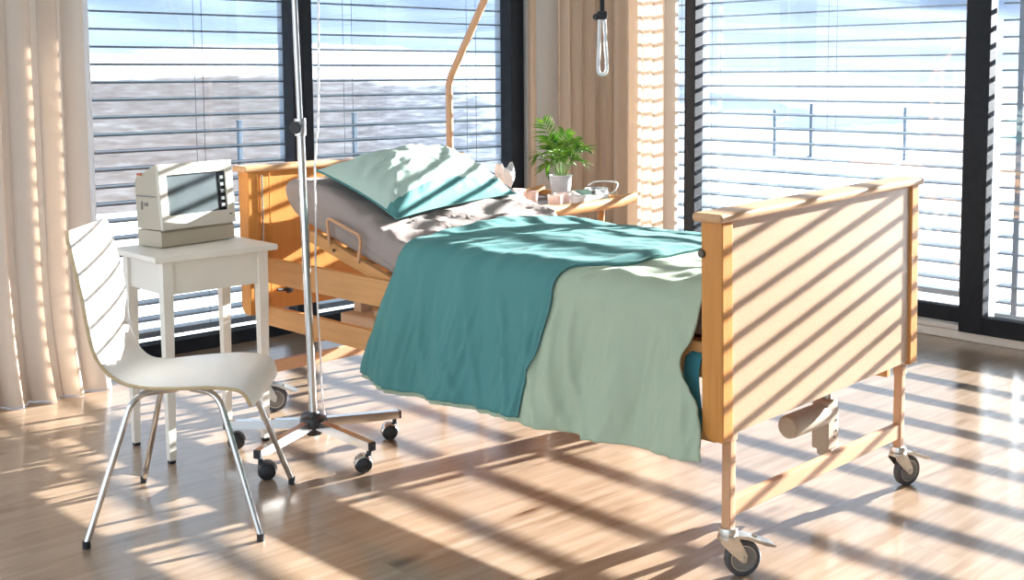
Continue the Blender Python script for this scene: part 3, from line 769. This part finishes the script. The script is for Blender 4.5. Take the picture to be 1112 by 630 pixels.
# ------------------------------------------------------------------ chair
chair = empty('chair', (1.66, 3.30, 0), math.atan2(-.665, .747), 'white moulded plywood chair with chrome legs in front of the left curtain', 'chair')
cp = smooth_path([(.218, 0, .385), (.208, 0, .418), (.180, 0, .442), (.10, 0, .449), (0, 0, .441), (-.10, 0, .436), (-.165, 0, .445), (-.208, 0, .475), (-.230, 0, .525), (-.243, 0, .60), (-.255, 0, .70), (-.275, 0, .80), (-.300, 0, .905)], 6)
cl_ = [0]
for a, b in zip(cp, cp[1:]): cl_.append(cl_[-1] + (b - a).length)
wid = [(0, .200), (.03, .203), (.08, .206), (.2, .208), (.30, .200), (.38, .176), (.44, .152), (.50, .150), (.6, .168), (.72, .182), (.85, .182), (.93, .176), (1.0, .170)]
def shell(u, v):
    t = u * cl_[-1]
    i = 0
    while i < len(cl_) - 2 and cl_[i + 1] < t: i += 1
    k = (t - cl_[i]) / (cl_[i + 1] - cl_[i]); p = cp[i].lerp(cp[i + 1], k)
    sw = interp(wid, u)
    # soften the width curve
    sw = (sw + interp(wid, min(1, u + .03)) + interp(wid, max(0, u - .03))) / 3
    w_ = 2 * v - 1
    if u > .955: w_ *= 1 - .10 * ((u - .955) / .045) ** 3
    if u < .045: w_ *= 1 - .07 * ((.045 - u) / .045) ** 3
    d = (cp[min(i + 2, len(cp) - 1)] - cp[max(0, i - 1)]).normalized(); n = Vector((-d.z, 0, d.x)) * -1
    cup = .012 * w_ * w_ * sstep(.5, .62, u) + .008 * w_ * w_ * (1 - sstep(.1, .35, u))
    return (p.x + n.x * cup * -1, sw * w_, p.z + n.z * cup * -1)
MB().grid(shell, 90, 30).build('seat_shell', [M['white'], M['ply']], chair, angle=180, solid=.011, offset=-1, rim=1)
for sx, sy, fx, fy in ((1, -1, .245, -.240), (1, 1, .250, .240), (-1, -1, -.245, -.272), (-1, 1, -.245, .272)):
    tx, ty = (.115 if sx > 0 else -.13), sy * .165
    m = MB().tube(bend_path([(sx * .02, sy * .10, .418), (tx, ty, .420), (fx, fy, .012)], .05, 8), .0095, 14)
    lg = m.build('leg', M['chrome'], chair)
    MB().lathe([(0, 0), (.0115, 0), (.0115, .022), (0, .022)], 14, Matrix.Translation((fx, fy, 0))).build('foot_cap', M['rubber'], lg)
m = MB().box((-.0, 0, .424), (.16, .22, .012), .003); m.build('mounting_plate', M['steel'], chair)

# ------------------------------------------------------------------ tray table behind the bed
TZ = .76
tt = empty('tray_table', (3.865, 4.064, 0), R(5), 'oak butler tray table with crossed legs between bed and corner curtain', 'table')
hx, hy = .345, .30
m = MB().box((0, 0, TZ - .035), (hx * 2 - .02, hy * 2 - .02, .012), .002); m.build('tray_base', M['traybase'], tt)
for s in (-1, 1):
    m = MB(); n = 14
    def rail(u, v):
        x = lerp(-hx - .02, hx + .02, u); rise = .016 * sstep(.78, 1, u) + .016 * sstep(.22, 0, u)
        th = 2 * math.pi * v; return (x, s * hy + .015 * math.cos(th), TZ - .024 + rise + .026 * math.sin(th))
    m.grid(rail, 30, 12, cv=True); m.build('long_rail', M['trayw'], tt)
    MB().box((s * (hx + .012), 0, TZ - .022), (.022, hy * 2 - .02, .034), .008, seg=3).build('end_rail', M['trayw'], tt)
for y in (-.20, .20):
    for s in (-1, 1):
        m = MB().tube([(s * .19, y + s * .018, .0), (s * .25, y + s * .018, TZ - .042)], .016, 12)
        m.build('leg', M['trayw'], tt)
TS = TZ - .029
TM = Matrix.Translation((3.93, 4.07, 0)) @ Matrix.Rotation(R(5), 4, 'Z')
def on_tray(x, y): p = TM @ Vector((x, y, TS)); return (p.x, p.y, p.z)

# potted palm
px_, py_ = 4.10, 4.16
plant = empty('potted_palm', (px_, py_, TS), 0, 'small parlour palm in a pale pot on the oak tray table', 'potted plant')
MB().lathe([(0, 0), (.042, 0), (.045, .004), (.056, .108), (.060, .112), (.059, .118), (.053, .118), (.050, .10), (0, .10)], 32).build('pot', M['pot'], plant)
MB().lathe([(0, .100), (.049, .100), (.045, .104), (0, .108)], 24).build('soil', M['soil'], plant)
rnd = random.Random(12)
Rv, Uv = Vector((.7226, -.691, 0)), Vector((0, 0, 1))
def frond(base, tip, droop, nl, ll, side):
    b, t = Vector(base), Vector(tip); mid = b.lerp(t, .6) + Vector((0, 0, droop)); P = [b.lerp(mid, k / 10).lerp(mid.lerp(t, k / 10), k / 10) for k in range(11)]
    MB().tube(P, [.0028 - .0018 * k / 10 for k in range(11)], 6).build('stem', M['stem'], plant)
    m = MB(); d = (t - mid).normalized()
    sd = d.cross(Vector(side)).normalized()
    for i in range(nl):
        k = .42 + .58 * i / (nl - 1); j = min(9, int(k * 10)); p = P[j].lerp(P[j + 1], k * 10 - j); td = (P[j + 1] - P[j]).normalized()
        for s in (-1, 1):
            L = ll * (.55 + .9 * math.sin(math.pi * (.18 + .72 * (i / (nl - 1))))) * rnd.uniform(1.0, 1.3)
            dr = (td * (.55 + .5 * i / nl) + sd * s * (1.0 - .35 * i / nl) + Vector((0, 0, rnd.uniform(-.12, .15)))).normalized()
            nn = dr.cross(td).normalized() if dr.cross(td).length > .01 else Vector((0, 0, 1)); wv = dr.cross(nn).normalized()
            V = []; ws = [.0012, .0046, .0052, .0034, .0003]
            for q in range(5):
                kk = q / 4; c = p + dr * L * kk + Vector((0, 0, -.25 * L * kk * kk))
                V += [c - wv * ws[q], c + nn * .0012, c + wv * ws[q]]
            F = []
            for q in range(4):
                o_ = q * 3; F += [(o_, o_ + 1, o_ + 4, o_ + 3), (o_ + 1, o_ + 2, o_ + 5, o_ + 4)]
            m.add(V, F)
    m.build('frond', M['leaf'], plant, angle=180, solid=.0006)
fr_spec = [((-.085, .03, .385), .06), ((-.055, .0, .30), .04), ((.02, .02, .33), .03), ((.10, .01, .26), .05), ((.13, -.02, .245), .07), ((-.12, .0, .215), .08), ((.055, -.05, .25), .06), ((-.05, -.05, .24), .06), ((.09, .05, .20), .07), ((-.075, -.02, .16), .09), ((.0, -.06, .20), .08), ((.06, .03, .295), .04), ((-.02, .05, .27), .05), ((.03, -.03, .215), .06)]
for (r_, dpt, h), dp in fr_spec:
    tip = Rv * r_ + Vector((.691, .7226, 0)) * dpt * -1 + Vector((0, 0, h))
    bx = Rv * (r_ * .12) + Vector((0, 0, .10))
    frond(bx, tip, dp, 8, .055, (.3, .4, 1) if h < .3 else (-.69, -.72, .3))

# tumblers
def tumbler(x, y, h, r, label):
    o = MB().lathe([(0, 0), (r * .85, 0), (r * .88, .003), (r, h), (r - .002, h), (r * .85 - .001, .006), (0, .006)], 26).build('tumbler', M['tumbler'])
    o.location = on_tray(x, y); tag(o, label, 'drinking glass', 'glasses on the tray table'); return o
tumbler(-.245, -.10, .080, .036, 'rose-tinted tumbler nearest the tissue box on the tray table')
tumbler(-.215, -.225, .068, .036, 'rose-tinted tumbler at the front tray rail beside the bed sheet')
tumbler(-.10, -.17, .064, .042, 'short tinted tumbler standing between the two others and the palm')
o = MB().lathe([(0, 0), (.026, 0), (.028, .003), (.033, .052), (.031, .052), (.026, .006), (0, .006)], 26).build('paper_cup', M['paper']); o.location = on_tray(-.055, -.24)
tag(o, 'small white cup at the front rail of the oak tray table', 'cup')
# tissue box
tbx = empty('tissue_box', on_tray(-.19, .10), R(18), 'tissue box with a white tissue pulled up, behind the pillow', 'tissue box')
MB().box((0, 0, .035), (.17, .11, .07), .004).build('carton', M['tissuebox'], tbx)
def tis(u, v):
    th = 2 * math.pi * u; r = .012 + .042 * math.sin(math.pi * min(1, v * 1.0) * .72) * (1 + .22 * math.sin(3 * th + 1) + .10 * math.sin(7 * th + 2))
    return (r * math.cos(th) * 1.15 - .012 * v, r * math.sin(th) * .75, .069 + .115 * v * (1 + .16 * math.sin(2 * th + 2.2)) + .006 * math.sin(8 * th) * v)
MB().grid(tis, 60, 14, cu=True).build('tissue', M['paper'], tbx, angle=180, solid=.0008)
# blood pressure monitor with cuff
bp = empty('blood_pressure_monitor', on_tray(.10, -.17), R(-4), 'white blood pressure monitor with dark display on the oak tray table', 'blood pressure monitor')
m = MB().prism([(-.062, 0), (.062, 0), (.062, .052), (.045, .060), (-.05, .034), (-.062, .026)], -.075, .075, lambda y, z, x: Vector((x, y, z))); m.build('housing', M['bpwhite'], bp, angle=25)
sl = Matrix.Translation((-.012, .004, .0485)) @ Matrix.Rotation(math.atan2(.026, .095), 4, 'X')
MB().box(sl @ Vector((0, .008, .0015)), (.085, .062, .004), .001, sl.to_3x3()).build('display', M['lcd'], bp)
MB().lathe([(0, 0), (.010, 0), (.010, .004), (0, .005)], 16, sl @ Matrix.Translation((.052, .0, 0))).build('button', M['hubgrey'], bp)
MB().lathe([(0, 0), (.005, 0), (.005, .004), (0, .004)], 12, Matrix.Translation((-.03, -.0625, .014)) @ XR).build('socket', M['rubber'], bp)
cuff = empty('arm_cuff', on_tray(.245, -.10), R(10), 'rolled pale arm cuff with blue lining at the right tray end', 'cuff')
def cf(u, v):
    th = 4.6 * math.pi * u; r = .055 - .013 * u; return (r * 1.25 * math.cos(th), r * math.sin(th), .002 + .055 * v)
MB().grid(cf, 70, 6).build('cuff_band', M['bpwhite'], cuff, angle=60, solid=.005)
MB().grid(lambda u, v: (.036 * 1.2 * math.cos(2 * math.pi * u), .036 * math.sin(2 * math.pi * u), .004 + .048 * v), 36, 4, cu=True).build('lining', M['bluecloth'], cuff, solid=.003)
tp = [TM @ Vector(p) for p in ((.17, -.20, TS + .03), (.21, -.235, TS + .05), (.26, -.22, TS + .085), (.295, -.15, TS + .09), (.28, -.07, TS + .085), (.23, -.06, TS + .07))]
o = MB().tube(smooth_path(tp, 8), .004, 8).build('air_hose', M['bpwhite']); tag(o, 'thin pale hose looping from pressure monitor to arm cuff', 'hose')
cb = empty('folded_cloth', on_tray(.255, .09), R(8), 'folded blue cloth at the far right corner of the oak tray', 'cloth')
MB().box((0, 0, .012), (.08, .12, .022), .008, seg=3).build('cloth', M['bluecloth'], cb)

# ------------------------------------------------------------------ light
SUN_AZ, SUN_EL = R(-7.2), R(14.7)
sd_ = Vector((math.cos(SUN_AZ) * math.cos(SUN_EL), math.sin(SUN_AZ) * math.cos(SUN_EL), math.sin(SUN_EL)))
l = bpy.data.lights.new('sun', 'SUN'); l.energy = 37; l.angle = R(.3); l.color = (1, .985, .955)
so = bpy.data.objects.new('sun', l); COL.objects.link(so); so.rotation_euler = sd_.to_track_quat('Z', 'Y').to_euler()
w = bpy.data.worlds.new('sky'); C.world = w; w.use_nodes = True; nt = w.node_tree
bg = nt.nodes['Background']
tc = N(nt, 'ShaderNodeTexCoord'); sp = N(nt, 'ShaderNodeSeparateXYZ'); nt.links.new(tc.outputs['Generated'], sp.inputs[0])
nt.links.new(ramp(nt, sp.outputs['Z'], [(0, (.42, .47, .53)), (.10, (.52, .62, .74)), (.3, (.70, .85, 1.0)), (1, (.62, .80, 1.0))]), bg.inputs['Color'])
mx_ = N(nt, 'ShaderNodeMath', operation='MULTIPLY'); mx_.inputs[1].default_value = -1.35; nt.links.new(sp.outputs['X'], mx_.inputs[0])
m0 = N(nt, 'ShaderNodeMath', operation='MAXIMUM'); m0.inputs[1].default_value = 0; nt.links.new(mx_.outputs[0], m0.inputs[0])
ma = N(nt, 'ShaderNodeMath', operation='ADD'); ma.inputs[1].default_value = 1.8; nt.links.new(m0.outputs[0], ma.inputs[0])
nt.links.new(ma.outputs[0], bg.inputs['Strength'])   # added fill: sky made stronger away from the sun to brighten the room

# ------------------------------------------------------------------ camera
cam = bpy.data.cameras.new('camera'); co = bpy.data.objects.new('camera', cam); COL.objects.link(co)
f, cx, cy = 1270.0, 590.0, 195.5
ya, pi_, ro = R(43.7265), R(5.1522), R(.2471)
F = Vector((math.sin(ya) * math.cos(pi_), math.cos(ya) * math.cos(pi_), -math.sin(pi_)))
R0 = Vector((math.cos(ya), -math.sin(ya), 0)); D0 = F.cross(R0)
if D0.z > 0: D0 = -D0
Rr = math.cos(ro) * R0 + math.sin(ro) * D0; D = -math.sin(ro) * R0 + math.cos(ro) * D0
mt = Matrix((Rr, -D, -F)).transposed().to_4x4(); mt.translation = (0, 0, 1.35)
co.matrix_world = mt
cam.sensor_width = 36; cam.sensor_fit = 'HORIZONTAL'; cam.lens = f / 1112 * 36
cam.shift_x = (556 - cx) / 1112; cam.shift_y = (cy - 315) / 1112
cam.clip_start = .05; cam.clip_end = 2000
C.camera = co
C.view_settings.view_transform = 'Standard'; C.view_settings.look = 'None'
C.view_settings.exposure = .2; C.view_settings.gamma = 1; C.view_settings.use_curve_mapping = False
C.cycles.max_bounces = 10; C.cycles.transparent_max_bounces = 16
